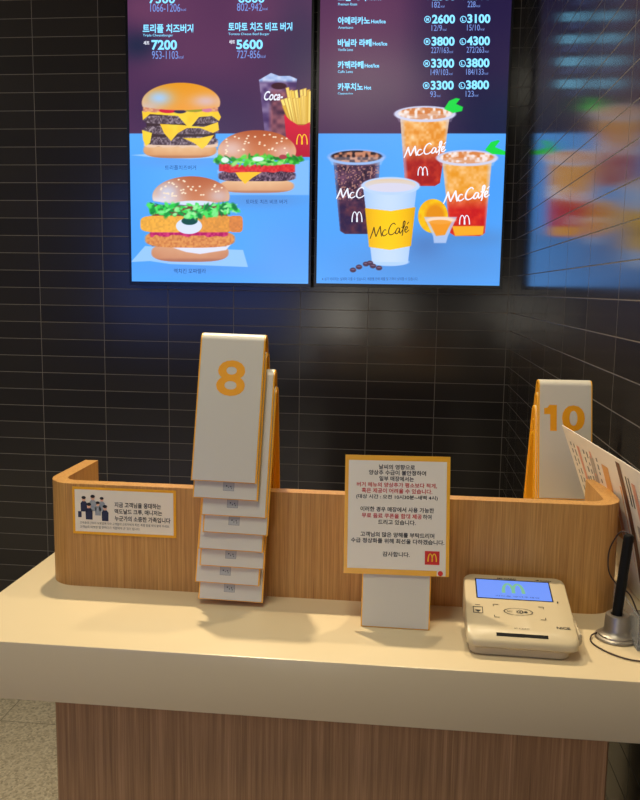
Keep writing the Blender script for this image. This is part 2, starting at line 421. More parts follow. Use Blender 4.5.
# ------------------------------------------------------------------ sticker notice on the guard
yg = 1.0685
sx0, sx1, sz0, sz1 = -.4595, -.3120, ZC - .2765, ZC - .3435
sk = tag(obj('notice_sticker', box(sx0, sx1, yg - .0012, yg - .0001, sz1, sz0), M['orange']), 'small white notice with orange border stuck on the front left of the wooden guard', 'notice')
k_ = (sx1 - sx0) / 102.5
def spl(l): return lambda x, y: (sx0 + x * k_, yg - .0012 - l, sz0 - y * k_)
mb = MB(); quad(mb, 2.4, 2.4, 100, 44.0, spl(.0002)); mb.mesh('notice_sheet', M['paper'], sk)
mb = MB(); a = spl(.0004)
for b_, x0, x1, y0 in (('지금 고객님을 응대하는', 42, 88, 13.5), ('맥도날드 크루, 매니저는', 42, 89, 20.2), ('누군가의 소중한 가족입니다', 42, 97, 27.0)): text(mb, b_, x0, y0, x1 - x0, 5.2, a, off=.025)
for b_, x0, x1, y0 in (('고객응대 근로자 보호법에 따라 고객응대 근로자에게 폭언, 폭행 등을 하지 말아 주세요.', 7, 96, 34.0), ('고객님의 따뜻한 말 한마디가 직원에게 큰 힘이 됩니다.', 7, 67, 38.0)): text(mb, b_, x0, y0, x1 - x0, 2.6, a)
mb.mesh('black_lettering', M['ink'], sk)
# little group of uniformed staff printed on the notice
hd, hr, nv, gy_ = MB(), MB(), MB(), MB(); b2 = spl(.0005)
for x, y, s, kind in ((11.5, 11, 1.1, 'n'), (20.5, 9.5, 1.15, 'g'), (29.5, 11, 1.0, 'w'), (25.5, 15.5, 1.0, 'w'), (16.5, 17.5, 1.2, 'n'), (32.5, 19, 1.15, 'n')):
    body = [(x - 2.8 * s, y + 12 * s), (x - 3.0 * s, y + 4.6 * s), (x - 1.4 * s, y + 2.6 * s), (x + 1.4 * s, y + 2.6 * s), (x + 3.0 * s, y + 4.6 * s), (x + 2.8 * s, y + 12 * s)]
    tgt = {'n': nv, 'g': gy_, 'w': gy_}[kind]
    tgt.add([a(*p) for p in body], [(0, 1, 2, 3, 4, 5)])
    disc(hd, x, y + .8 * s, 1.7 * s, 2.0 * s, b2, 12); disc(hr, x, y - .6 * s, 2.0 * s, 1.4 * s, spl(.0006), 12)
quad(nv, 5.5, 24, 9, 30, b2)
nv.mesh('navy_print', M['navy'], sk); gy_.mesh('grey_print', M['grey'], sk); hd.mesh('face_print', M['skin'], sk); hr.mesh('hair_print', M['ink'], sk)

# ------------------------------------------------------------------ payment terminal
tm = empty('payment_terminal', (.1415, .9835, CT), math.radians(-1.0))
tag(tm, 'cream plastic card payment terminal with blue lit display beside the pen', 'payment terminal')
tw, td = .0640, .0665
def rrect(w, d, r, n=6):
    out = []
    for (sx, sy, a0) in ((1, 1, 0), (-1, 1, PI / 2), (-1, -1, PI), (1, -1, 3 * PI / 2)):
        for k in range(n + 1):
            a = a0 + PI / 2 * k / n; out.append((sx * (w - r) + r * math.cos(a), sy * (d - r) + r * math.sin(a)))
    return out
def ztop(y): return .0235 + (y + td) / (2 * td) * .031 if y > -.050 else .0235 + .00385 - (-.050 - y) * .45
bm = bmesh.new(); rings = []
for w, d, zf in ((tw - .003, td - .003, lambda y: .0105), (tw, td, lambda y: .0130), (tw, td, lambda y: ztop(y) - .0035), (tw - .0012, td - .0012, lambda y: ztop(y) - .001), (tw - .004, td - .004, lambda y: ztop(y)), (tw - .020, td - .0139, lambda y: ztop(y)), (tw - .05, td - .0141, lambda y: ztop(y))):
    rings.append([bm.verts.new((x, y, zf(y))) for x, y in rrect(w, d, min(.012, d * .5))])
for a_, b_ in zip(rings, rings[1:]):
    for i in range(len(a_)): bm.faces.new((a_[i], a_[(i + 1) % len(a_)], b_[(i + 1) % len(a_)], b_[i]))
bm.faces.new(rings[0][::-1]); bm.faces.new(rings[-1])
obj('terminal_body', bm, M['plastic'], tm, smooth=True)
bm = bmesh.new(); rings = []
for w, d, z in ((tw - .009, td - .006, 0.0003), (tw - .007, td - .004, .002), (tw - .006, td - .0035, .0112)):
    rings.append([bm.verts.new((x - .003, y + .001, z)) for x, y in rrect(w, d, .012)])
for a_, b_ in zip(rings, rings[1:]):
    for i in range(len(a_)): bm.faces.new((a_[i], a_[(i + 1) % len(a_)], b_[(i + 1) % len(a_)], b_[i]))
bm.faces.new(rings[0][::-1]); bm.faces.new(rings[-1])
obj('terminal_base', bm, M['plastic2'], tm, smooth=True)
sl = .036 / (2 * td)
def tpl(l): return lambda x, y: (x, y, ztop(y) + l)      # y away from the customer
pt = tpl(.0005)
def tq(x0, y0, x1, y1, l=.0005):
    mb = MB(); f = tpl(l); mb.add([f(x0, y0), f(x1, y0), f(x1, y1), f(x0, y1)], [(0, 1, 2, 3)]); return mb
fr = obj('display_frame', slab(lambda x, y: tpl(-.001)(x, y), lambda x, y: tpl(.0006)(x, y), -.0495, .0115, .0440, .0535), M['dark'], tm)
ld = tq(-.0480, .0118, .0425, .0515, .0008).mesh('lit_display', M['lcd'], fr)
mb = MB(); f = tpl(.0010)
flip = lambda g: (lambda x, y: g(x, -y))
arches(mb, -.0175, -.0455, .029, .0215, flip(f), k=.2); mb.mesh('arch_logo', M['t_key'], ld)
mb = MB(); text(mb, '카드를 넣어주세요', -.026, -.0185, .054, .003, flip(f)); mb.mesh('display_lettering', M['t_dark'], ld)
mk = MB(); g = flip(pt)
text(mk, 'NICE', .0405, .0375, .0155, .0042, g, off=.03)
text(mk, 'MS CARD', -.0210, -.0575, .024, .0026, g, off=.02); text(mk, '◀ CARD', .027, -.0575, .020, .0026, g, off=.03)
text(mk, 'IC CARD', -.0085, .0445, .017, .0024, g)
disc(mk, -.001, .0130, .0175, .0070, g, 28, .93)
for r_ in (.0022, .0042, .0062):                      # contactless waves
    vs = []
    for k in range(9):
        a = -.9 + 1.8 * k / 8
        for rr in (r_, r_ + .0009): vs.append(g(-.006 + rr * 1.6 * math.cos(a), .0130 + rr * .75 * math.sin(a)))
    mk.add(vs, [(2 * i, 2 * i + 1, 2 * i + 3, 2 * i + 2) for i in range(8)])
disc(mk, .008, .0130, .0022, .0018, g, 12); text(mk, 'NFC', -.014, .0114, .006, .003, g)
for x, y, sx, sy in ((-.030, .0005, 1, 1), (.030, .0005, -1, 1), (-.030, .0260, 1, -1), (.030, .0260, -1, -1)):
    quad(mk, min(x, x + sx * .006), y - .0004, max(x, x + sx * .006), y + .0004, g); quad(mk, x - .0005, min(y, y + sy * .004), x + .0005, max(y, y + sy * .004), g)
x, y = -.0490, .0130                                    # card direction mark at the left
for a_ in ((-.0060, -.0060, .0060, -.0048), (-.0060, .0060, .0060, .0070), (-.0060, -.0060, -.0050, .0070), (.0050, -.0060, .0060, .0070), (-.003, -.0100, .003, -.0090)): quad(mk, x + a_[0], y + a_[1], x + a_[2], y + a_[3], g)
mk.add([g(x - .004, y + .0005), g(x + .004, y + .0005), g(x, y + .0055)], [(0, 2, 1)])
quad(mk, .0480, -.0130, .0495, -.0090, g)
mk.mesh('printed_marks', M['ink'], tm)
obj('card_slot', slab(tpl(-.004), lambda x, y: (x, y, ztop(y) + .0004), -.0300, -.0585, .0290, -.0540), M['dark'], tm)
# ribbed side door
bms = [box(tw + .0001, tw + .0030, -.050, .034, .014, .028, .0008, 1)]
for k in range(9): bms.append(box(tw + .0028, tw + .0042, -.048 + k * .009, -.044 + k * .009, .015, .027, .0004, 1))
obj('ribbed_side_cover', join(*bms), M['plastic2'], tm)

# ------------------------------------------------------------------ pen holder, pen, cord
px, py = .2630, .9950
ph = tag(obj('pen_holder', lathe([(0, .0003), (.0252, .0003), (.0256, .0018), (.0248, .0032), (.0215, .0044), (.0212, .0060), (.0165, .0090), (.0150, .0130), (.0142, .0290), (.0134, .0308), (.0080, .0310), (.0078, .026), (0, .026)], 48, px, py), M['steel'], smooth=True), 'flared round metal pen holder on the countertop near the right edge', 'pen holder')
ph.location = (0, 0, CT)
def P3(x, y, z): return Vector((x, y, ZC + z))
pn = tag(obj('pen', tube([P3(.2622, .995, -.3930), P3(.2624, .9952, -.389), P3(.2712, 1.0, -.2955), P3(.2714, 1.0, -.2930)], .0060, 16), M['black'], smooth=True), 'black pen standing upright in the metal holder', 'pen')
obj('pen_cap_end', lathe([(0, .003), (.0045, .0025), (.0062, 0), (.0062, -.006), (0, -.006)], 16, .2715, 1.0), M['black'], pn, smooth=True, loc=(0, 0, ZC - .2925))
cr = spline([P3(.2712, 1.004, -.2890), P3(.2640, 1.008, -.2890), P3(.2570, 1.012, -.302), P3(.2530, 1.016, -.320), P3(.2560, 1.02, -.345), P3(.2680, 1.022, -.362), P3(.2820, 1.015, -.3720), P3(.2960, 1.0, -.4040), P3(.312, .980, -.4125), P3(.3280, .942, -.4182), P3(.3050, .935, -.4185), P3(.2700, .930, -.4185), P3(.2450, .946, -.4185), P3(.2300, .972, -.4185), P3(.2320, .990, -.4170), P3(.2400, .997, -.4150)], 8)
tag(obj('cord', tube(cr, .00095, 8), M['cord'], smooth=True), 'thin dark cord looping from the pen top down around the holder', 'cord')

# ------------------------------------------------------------------ menu leaflets in a clear stand
def leaflet(name, A, B, Cc, Dd, bulge, th=.0012, n=8):
    """A top-far, B top-near, Cc bottom-near, Dd bottom-far; gently curved sheet"""
    A, B, Cc, Dd = map(Vector, (A, B, Cc, Dd)); nrm = (B - A).cross(Dd - A).normalized()
    if nrm.x > 0: nrm = -nrm
    def pl(l):
        def f(u_, v_):
            p = (A * (1 - u_) + B * u_) * (1 - v_) + (Dd * (1 - u_) + Cc * u_) * v_
            return tuple(p + nrm * (l + bulge * math.sin(PI * v_)))
        return f
    bm = bmesh.new(); g = [[[bm.verts.new(pl(l)(i / n, j / n)) for j in range(n + 1)] for i in range(n + 1)] for l in (-th, 0)]
    for i in range(n):
        for j in range(n):
            bm.faces.new((g[1][i][j], g[1][i + 1][j], g[1][i + 1][j + 1], g[1][i][j + 1])); bm.faces.new((g[0][i][j + 1], g[0][i + 1][j + 1], g[0][i + 1][j], g[0][i][j]))
        for j, s in ((0, 1), (n, 1)): bm.faces.new((g[0][i][j], g[0][i + 1][j], g[1][i + 1][j], g[1][i][j]))
        for k in (0, n): bm.faces.new((g[0][k][i], g[0][k][i + 1], g[1][k][i + 1], g[1][k][i]))
    return obj(name, bm, M['paper'], smooth=True), pl
def patch(mb, pl, u0, v0, u1, v1, n=4):
    vs = [pl(u0 + (u1 - u0) * i / n, v0 + (v1 - v0) * j / n) for i in range(n + 1) for j in range(n + 1)]
    mb.add(vs, [(i * (n + 1) + j, (i + 1) * (n + 1) + j, (i + 1) * (n + 1) + j + 1, i * (n + 1) + j + 1) for i in range(n) for j in range(n)])
zb = -.419
la, pa = leaflet('menu_leaflet', P3(.2395, 1.295, -.2045), P3(.2835, 1.085, -.2190), P3(.3290, 1.085, zb), P3(.3130, 1.290, zb), -.002)
tag(la, 'cream printed menu leaflet with a pointed top corner just right of the orange 10', 'leaflet', 'printed menu leaflets at the right edge')
rnd = random.Random(3)
c1, c2, c3, c4 = MB(), MB(), MB(), MB(); f = pa(.0004)
for u0 in (.07, .13, .30, .36, .52):
    v = .10
    while v < .72:
        h_ = rnd.uniform(.02, .05); patch(c4, f, u0, v, u0 + .018, v + h_, 1); v += h_ + rnd.uniform(.012, .03)
patch(c1, f, .19, .10, .235, .55); patch(c3, f, .245, .30, .28, .60); patch(c3, f, .40, .12, .47, .62); patch(c1, f, .42, .08, .45, .34); patch(c2, f, .60, .12, .70, .62); patch(c1, f, .71, .30, .76, .58); patch(c2, f, .84, .2, .92, .8)
for m_, k, nm in ((c1, 'salmon', 'salmon_print'), (c2, 'orangeprint', 'amber_print'), (c3, 'greyprint', 'grey_print'), (c4, 'navygrey', 'small_print')): m_.mesh(nm, M[k], la)
lb, pb = leaflet('menu_leaflet', P3(.2760, 1.125, -.2165), P3(.2980, .860, -.2180), P3(.3330, .850, zb + .006), P3(.3200, 1.100, zb + .006), -.004)
tag(lb, 'cream printed menu leaflet nearest the right edge with a brown spine stripe', 'leaflet', 'printed menu leaflets at the right edge')
d1, d2, d3, d4 = MB(), MB(), MB(), MB(); f = pb(.0004)
patch(d1, f, .035, .03, .10, .97, 8); patch(d2, f, .22, .12, .27, .40); patch(d2, f, .24, .34, .33, .46); patch(d3, f, .16, .42, .42, .60); patch(d2, f, .5, .2, .62, .5); patch(d3, f, .66, .3, .8, .6)
for u0 in (.14, .18): patch(d4, f, u0, .1, u0 + .015, .3, 1)
for m_, k, nm in ((d1, 'brown', 'brown_stripe'), (d2, 'salmon', 'salmon_print'), (d3, 'greyprint', 'grey_print'), (d4, 'ink', 'small_print')): m_.mesh(nm, M[k], lb)
st = tag(obj('leaflet_stand', join(box(.2780, .3440, .958, 1.078, CT + .0003, CT + .006, .001, 1), box(.2780, .2805, .958, 1.078, CT + .006, CT + .042, .0006, 1)), M['acrylic']), 'clear plastic leaflet stand on the countertop at the right edge', 'leaflet stand')

# ------------------------------------------------------------------ menu screens
def vnoise(x, y, sc, seed):
    r = np.random.RandomState(seed).rand(256, 256); X, Y = x / sc + 40, y / sc + 90
    i, j = np.floor(X).astype(int), np.floor(Y).astype(int); fx, fy = X - i, Y - j; fx = fx * fx * (3 - 2 * fx); fy = fy * fy * (3 - 2 * fy)
    g = lambda a, b: r[a % 256, b % 256]
    return (g(i, j) * (1 - fx) + g(i + 1, j) * fx) * (1 - fy) + (g(i, j + 1) * (1 - fx) + g(i + 1, j + 1) * fx) * fy
class Art:
    def __init__(s, x, y): s.x, s.y = x, y; s.c = np.zeros(x.shape + (3,))
    def fill(s, m, col):
        m = np.clip(m, 0, 1)[..., None]; s.c = s.c * (1 - m) + np.asarray(col, float) * m if not isinstance(col, np.ndarray) or col.ndim == 1 else s.c * (1 - m) + col * m
    def E(s, cx, cy, rx, ry, soft=.6):
        d = np.sqrt(((s.x - cx) / rx) ** 2 + ((s.y - cy) / ry) ** 2); return (1 - d) * min(rx, ry) / soft + .5
    def G(s, cx, cy, rx, ry): return np.exp(-(((s.x - cx) / rx) ** 2 + ((s.y - cy) / ry) ** 2))
    def Pm(s, pts, soft=.5):
        bx = [p[0] for p in pts]; by = [p[1] for p in pts]
        js = np.where((s.x[0:1].min(0) * 0 + 1 > 0) & (s.x.max(0) > min(bx) - 3) & (s.x.min(0) < max(bx) + 3))[0]; is_ = np.where((s.y.max(1) > min(by) - 3) & (s.y.min(1) < max(by) + 3))[0]
        out = np.zeros(s.x.shape)
        if len(js) == 0 or len(is_) == 0: return out
        sl = (slice(is_[0], is_[-1] + 1), slice(js[0], js[-1] + 1)); x, y = s.x[sl], s.y[sl]; ins = np.zeros(x.shape, bool); dist = np.full(x.shape, 1e9)
        for (x0, y0), (x1, y1) in zip(pts, pts[1:] + pts[:1]):
            if y0 != y1: ins ^= ((y0 > y) != (y1 > y)) & (x < (x1 - x0) * (y - y0) / (y1 - y0) + x0)
            dx, dy = x1 - x0, y1 - y0; t = np.clip(((x - x0) * dx + (y - y0) * dy) / (dx * dx + dy * dy + 1e-9), 0, 1)
            dist = np.minimum(dist, np.hypot(x - x0 - t * dx, y - y0 - t * dy))
        out[sl] = np.clip(np.where(ins, dist, -dist) / soft + .5, 0, 1); return out
    def mix(s, n, a, b): n = np.clip(n, 0, 1)[..., None]; return np.asarray(a, float) * (1 - n) + np.asarray(b, float) * n

def bun_top(A, cx, y0, y1, hw, c_dark, c_lit, hl, sesame, seed):
    h = y1 - y0; d = ((A.x - cx) / hw) ** 2; m = np.clip((A.E(cx, y1 - h * .25, hw, h * .78)), 0, 1) * np.clip((y1 + 1.2 - d * 3.5 - A.y) / .8 + .5, 0, 1)
    t = np.clip((A.y - y0) / h, 0, 1); A.fill(m, A.mix(t * .8 + .25 * d, c_dark, c_lit))
    A.fill(m * np.clip(A.E(cx, y1 - h * .25, hw, h * .78) * 0 + (d - .72) * 2.2, 0, .7), (236, 190, 130))
    for gx, gy, rx, ry, c, k in hl: A.fill(m * A.G(gx, gy, rx, ry) ** .55 * k, c)
    if sesame:
        r = random.Random(seed)
        for k in range(sesame):
            a = r.uniform(-.8, .8); yy = y0 + h * (.06 + .62 * abs(r.random()) * 1.0) + abs(a) ** 2 * h * .35; A.fill(m * A.E(cx + a * hw, yy, 1.1, .75, .5), (248, 226, 196))
def bun_low(A, cx, cy, hw, hh, c0, c1, seed=3):
    m = np.clip((1 - (np.abs(A.x - cx) / hw) ** 3.2 - (np.abs(A.y - cy) / hh) ** 2.6) * hh / 1.4 + .3, 0, 1)
    t = np.clip((A.y - cy + hh) / (2 * hh), 0, 1) * .75 + .35 * (np.abs(A.x - cx) / hw) ** 3 + .12 * (vnoise(A.x, A.y, 5, seed) - .5); A.fill(m, A.mix(t, c0, c1))
    A.fill(m * np.clip((A.y - cy - hh * .55) / (hh * .45), 0, .5), (150, 92, 70))
def leafy(A, x0, x1, yc, amp, cols, seed, n=90, mid=0):
    r = random.Random(seed)
    for k in range(n):
        x = x0 + (x1 - x0) * r.random(); u_ = (x - x0) / (x1 - x0); y = yc + mid * math.sin(PI * u_) + amp * r.uniform(-1, 1) * (.55 + .45 * math.sin(PI * u_)); a = r.uniform(0, PI); rx, ry = r.uniform(1.8, 4.6), r.uniform(.7, 1.9)
        dx, dy = A.x - x, A.y - y; p = dx * math.cos(a) * 1 + dy * math.sin(a) * .8; q = -dx * math.sin(a) * .6 + dy * math.cos(a)
        A.fill(np.clip((1 - np.sqrt((p / rx) ** 2 + (q / ry) ** 2)) * 1.6 + .2, 0, 1), r.choice(cols))
def patty(A, cx, cy, hw, hh, seed, c0=(70, 52, 60), c1=(168, 150, 160), tilt=0):
    x, y = A.x, A.y - tilt * (A.x - cx); m = np.clip((1 - (np.abs(x - cx) / hw) ** 4 - (np.abs(y - cy) / hh) ** 4) * hh / 1.2 + .3, 0, 1)
    n = vnoise(A.x, A.y, 1.1, seed) * .6 + vnoise(A.x, A.y, 2.6, seed + 1) * .4; A.fill(m, A.mix((n - .3) * 1.8, c0, c1))
def band(A, x0, x1, y0, y1, col, wav=0, per=9, seed=1, soft=.8, col2=None):
    w = wav * (vnoise(A.x, A.y * 0, per, seed) - .5) * 2; w2 = wav * (vnoise(A.x, A.y * 0 + 7, per * .8, seed + 3) - .5) * 2
    m = np.clip((A.y - y0 - w) / soft + .5, 0, 1) * np.clip((y1 + w2 - A.y) / soft + .5, 0, 1) * np.clip((A.x - x0) / 1.5 + .5, 0, 1) * np.clip((x1 - A.x) / 1.5 + .5, 0, 1)
    A.fill(m, A.mix((vnoise(A.x, A.y, 2.0, seed + 9) - .2) * 1.5, col, col2) if col2 is not None else col); return m
def background(A, right):
    x, y = A.x, A.y; n = vnoise(x, y, 55, 5 + right)
    base = A.mix(n * 1.1, (58, 34, 72), (98, 56, 90))
    A.c = base
    if right:
        A.fill(np.clip((x - 400) / 90, 0, .85), (28, 22, 62)); A.fill(A.G(345, 20, 45, 60) * .35, (120, 60, 95))
        A.fill(np.clip((x - 430) / 80, 0, 1) * np.clip((y - 70) / 50, 0, .8), (18, 32, 66))
    else:
        A.fill(A.G(138, 45, 22, 16) * .9, (30, 38, 66)); A.fill(A.G(300, 40, 28, 70) * .7, (56, 48, 78)); A.fill(A.G(225, 120, 60, 40) * .6, (52, 34, 74)); A.fill(A.G(135, 8, 25, 18) * .5, (120, 68, 98))
    m = np.clip((y - 133.5) / .8 + .5, 0, 1)
    low = A.mix(vnoise(x, y, 60, 11 + right) * .8, (74, 156, 246), (94, 176, 255)); A.fill(m, low)
    if right:
        A.fill(m * A.G(430, 262, 90, 26) * .55, (92, 134, 196)); A.fill(m * A.G(470, 238, 45, 10) * .5, (86, 128, 186)); A.fill(m * A.G(425, 245, 20, 14) * .5, (78, 110, 170))
    else:
        A.fill(m * A.G(262, 200, 44, 8) * .5, (92, 130, 190)); A.fill(m * A.G(200, 268, 60, 7) * .4, (100, 140, 210))
        A.fill(m * A.G(181, 162, 46, 6) * .35, (100, 140, 210)); A.fill(m * A.G(285, 255, 40, 40) * .35, (120, 160, 230))

def left_art(A):
    background(A, 0)
    # wrappers
    A.fill(A.Pm([(131, 155), (222, 150), (228, 157), (190, 159), (150, 157)]), (150, 198, 255))
    A.fill(A.Pm([(217, 170), (309, 160), (309, 195), (222, 195)], 1) * .8, (136, 190, 255))
    A.fill(A.Pm([(131, 262), (145, 246), (243, 250), (248, 267), (170, 264), (150, 261)]), (150, 198, 255))
    # cola cup
    cup = A.Pm([(259, 80), (264, 77), (271, 73), (279, 76), (290, 76), (297, 79), (291, 145), (266, 145)])
    A.fill(cup, A.mix(vnoise(A.x, A.y, 5, 21), (66, 40, 92), (140, 120, 160))); A.fill(cup * np.clip((A.x - 268) / 4, 0, 1) * np.clip((A.y - 86) / 8, 0, 1) * .85, A.mix(vnoise(A.x, A.y, 4.5, 22) * 1.2, (52, 20, 44), (160, 92, 96)))
    A.fill(cup * np.clip((83 - A.y) / 3, 0, 1), A.mix(vnoise(A.x, A.y, 3, 23), (130, 160, 215), (208, 218, 245))); A.fill(A.E(279, 86, 8, 3.5) * .7, (60, 24, 40))
    # fries and red box
    r = random.Random(4)
    for k in range(17):
        x0 = 282 + k * 1.75; h0 = 88 + r.uniform(0, 13) + (9 if k < 3 else 0); w = 1.35; xb = 291 + k * 1.15
        A.fill(A.Pm([(x0 - w - .5, h0 - .5), (x0 + w + .6, h0 - 1), (xb + w + .6, 126), (xb - w - .5, 126)], .9) * .7, (176, 124, 44))
        c = r.choice([(250, 226, 120), (238, 200, 86), (248, 214, 110), (222, 176, 64)])
        A.fill(A.Pm([(x0 - w, h0), (x0 + w, h0 - 1), (xb + w, 124), (xb - w, 124)], .7), c)
    box_ = A.Pm([(284, 114), (290, 120), (298, 125), (304, 125), (310, 122), (310, 157), (290, 157), (286, 136)])
    A.fill(box_, A.mix((A.y - 115) / 50, (214, 28, 58), (170, 14, 44)))
    # triple cheeseburger
    bun_low(A, 180, 150, 37, 8.3, (240, 204, 160), (204, 134, 76))
    A.fill(A.Pm([(146, 108), (216, 108), (215, 146), (147, 146)], 2), (60, 40, 44))
    band(A, 144, 218, 141, 147, (230, 196, 170), 1.2, 6, 31)
    for (cx, cy, hw, hh, sd, tl) in ((181, 141, 37, 4.3, 41, 0), (181, 130, 38, 4.3, 42, 0), (181, 119.5, 38, 4.3, 43, 0)): patty(A, cx, cy, hw, hh, sd)
    ch = (248, 196, 40); ch2 = (240, 214, 60)
    for pts in ([(142, 111), (218, 111), (221, 117), (219, 121), (212, 116), (199, 117), (191, 127), (187, 126), (178, 116), (150, 114), (143, 120)], [(160, 124), (182, 125), (190, 126), (204, 127), (218, 122), (219, 130), (213, 133), (200, 128), (187, 128), (178, 133), (171, 141), (164, 133)],
                [(142, 130), (152, 133), (150, 143), (146, 146), (143, 140)], [(183, 138), (200, 138), (214, 135), (207, 145), (202, 149), (194, 143)]):
        A.fill(A.Pm(pts), A.mix(vnoise(A.x, A.y, 5, 33), ch, ch2))
    band(A, 143, 218, 107, 112, (226, 170, 120), .8, 5, 36, col2=(200, 120, 100)); A.fill(A.E(168, 110.5, 9, 2.6), (206, 26, 56)); A.fill(A.E(180, 111.5, 6, 2), (52, 40, 70)); A.fill(A.E(194, 110, 9, 2), (150, 150, 30)); A.fill(A.E(207, 110, 5, 2.2), (206, 120, 150))
    bun_top(A, 181, 83.5, 109, 39, (228, 150, 26), (238, 156, 60), [(159, 98, 10, 6, (160, 200, 244), .95), (206, 101, 11, 5, (214, 186, 196), .85), (148, 107, 9, 4, (200, 190, 200), .7)], 0, 1)
    # tomato beef burger
    bun_low(A, 257, 186, 37.5, 7, (238, 196, 150), (206, 142, 98))
    patty(A, 257, 176, 39, 5.4, 51, (58, 36, 52), (150, 120, 138)); A.fill(A.Pm([(235, 172), (262, 172), (252, 178), (245, 184), (239, 178)]), (250, 194, 30))
    band(A, 219, 295, 164.5, 172, (206, 24, 30), .8, 9, 52, col2=(226, 60, 50))
    bun_top(A, 257, 131, 158, 39, (176, 84, 40), (214, 134, 84), [(231, 149, 12, 8, (226, 200, 196), .8), (284, 152, 10, 6, (226, 186, 180), .7)], 34, 5)
    leafy(A, 215, 301, 160.5, 4.2, [(60, 190, 40), (96, 214, 70), (34, 150, 30), (150, 224, 120), (70, 200, 60), (24, 120, 30)], 12, 130)
    A.fill(A.E(225, 160, 4, 3) * .7, (220, 240, 230)); A.fill(A.E(258, 159, 6, 2.4) * .8, (226, 236, 240)); A.fill(A.E(283, 157, 4, 2.4) * .9, (168, 60, 70))
    # chicken burger
    bun_low(A, 190, 252.5, 39, 9.5, (222, 170, 126), (196, 126, 84))
    A.fill(A.Pm([(168, 246), (232, 243), (226, 250), (200, 254), (186, 252)], 1), (222, 226, 246))
    A.fill(A.Pm([(152, 205), (228, 205), (226, 246), (152, 246)], 2), (120, 60, 30))
    n = vnoise(A.x, A.y, 1.6, 61); pm = np.clip((1 - (np.abs(A.x - 190) / 46) ** 3 - (np.abs(A.y - 239) / 9) ** 3) * 7, 0, 1); A.fill(pm, A.mix(n * 1.2, (196, 112, 46), (228, 156, 76)))
    band(A, 150, 228, 230, 236, (176, 20, 84), 1.6, 5, 63, col2=(214, 60, 110))
    for cx, hw, cc in ((165, 25, (236, 170, 50)), (213, 24, (224, 150, 46)), (236, 7, (214, 130, 50))):
        m = np.clip((1 - (np.abs(A.x - cx) / hw) ** 4 - (np.abs(A.y - 224) / 8.5) ** 4) * 8, 0, 1); A.fill(m, A.mix(vnoise(A.x, A.y, 1.8, 64) * 1.1, np.array(cc) * .93, np.minimum(np.array(cc) * 1.06, 255)))
    A.fill(A.E(189, 226, 13, 8), (216, 226, 250)); A.fill(A.E(189.5, 221, 8, 4), (14, 74, 56))
    bun_top(A, 191, 177, 203, 38.5, (178, 92, 44), (214, 140, 92), [(167, 192, 11, 9, (206, 206, 222), .95), (219, 196, 9, 6, (210, 190, 190), .8), (160, 201, 14, 4, (226, 226, 240), .8)], 40, 8)
    A.fill(A.E(195, 203, 20, 2.4) * .9, (214, 226, 246))
    leafy(A, 147, 237, 207.5, 6.5, [(40, 200, 60), (80, 226, 90), (20, 150, 40), (120, 236, 130), (60, 214, 70), (14, 120, 40), (150, 240, 150)], 14, 170, 3.5)

def tall_cup(A, x0, x1, y0, b0, b1, y1, cols, seed, rim=(196, 200, 230)):
    cx = (x0 + x1) / 2; hw = (x1 - x0) / 2; lip = 8
    body = A.Pm([(x0 + 6, y0 + lip), (x1 - 6, y0 + lip), (b1, y1 - 3), (b1 - 5, y1), (b0 + 5, y1), (b0, y1 - 3)])
    t = np.clip((A.y - y0 - lip) / (y1 - y0 - lip), 0, 1); n = vnoise(A.x, A.y, 6, seed) * .6 + vnoise(A.x, A.y, 2.5, seed + 1) * .4
    top = A.mix((n - .2) * 1.6, cols[0], cols[1]); bot = A.mix((n - .3) * 1.2, cols[2], cols[3]); k = np.clip((t - .42) * 4, 0, 1)[..., None]
    A.fill(body, top * (1 - k) + bot * k); e = np.clip((np.abs(A.x - cx) / (hw - 6 - t * 5) - .80) * 4, 0, .55); A.fill(body * e, rim)
    A.fill(A.E(cx, y0 + lip, hw, lip), rim); n2 = vnoise(A.x, A.y, 2.6, seed + 2); A.fill(A.E(cx, y0 + lip - .5, hw - 4, lip - 2), A.mix((n2 - .35) * 2.4, cols[4], cols[5]))
    A.fill(A.Pm([(x0 + 1, y0 + lip), (x1 - 1, y0 + lip), (x1 - 5, y0 + lip + 8), (x0 + 5, y0 + lip + 8)], 1.2) * .28, (230, 226, 240))
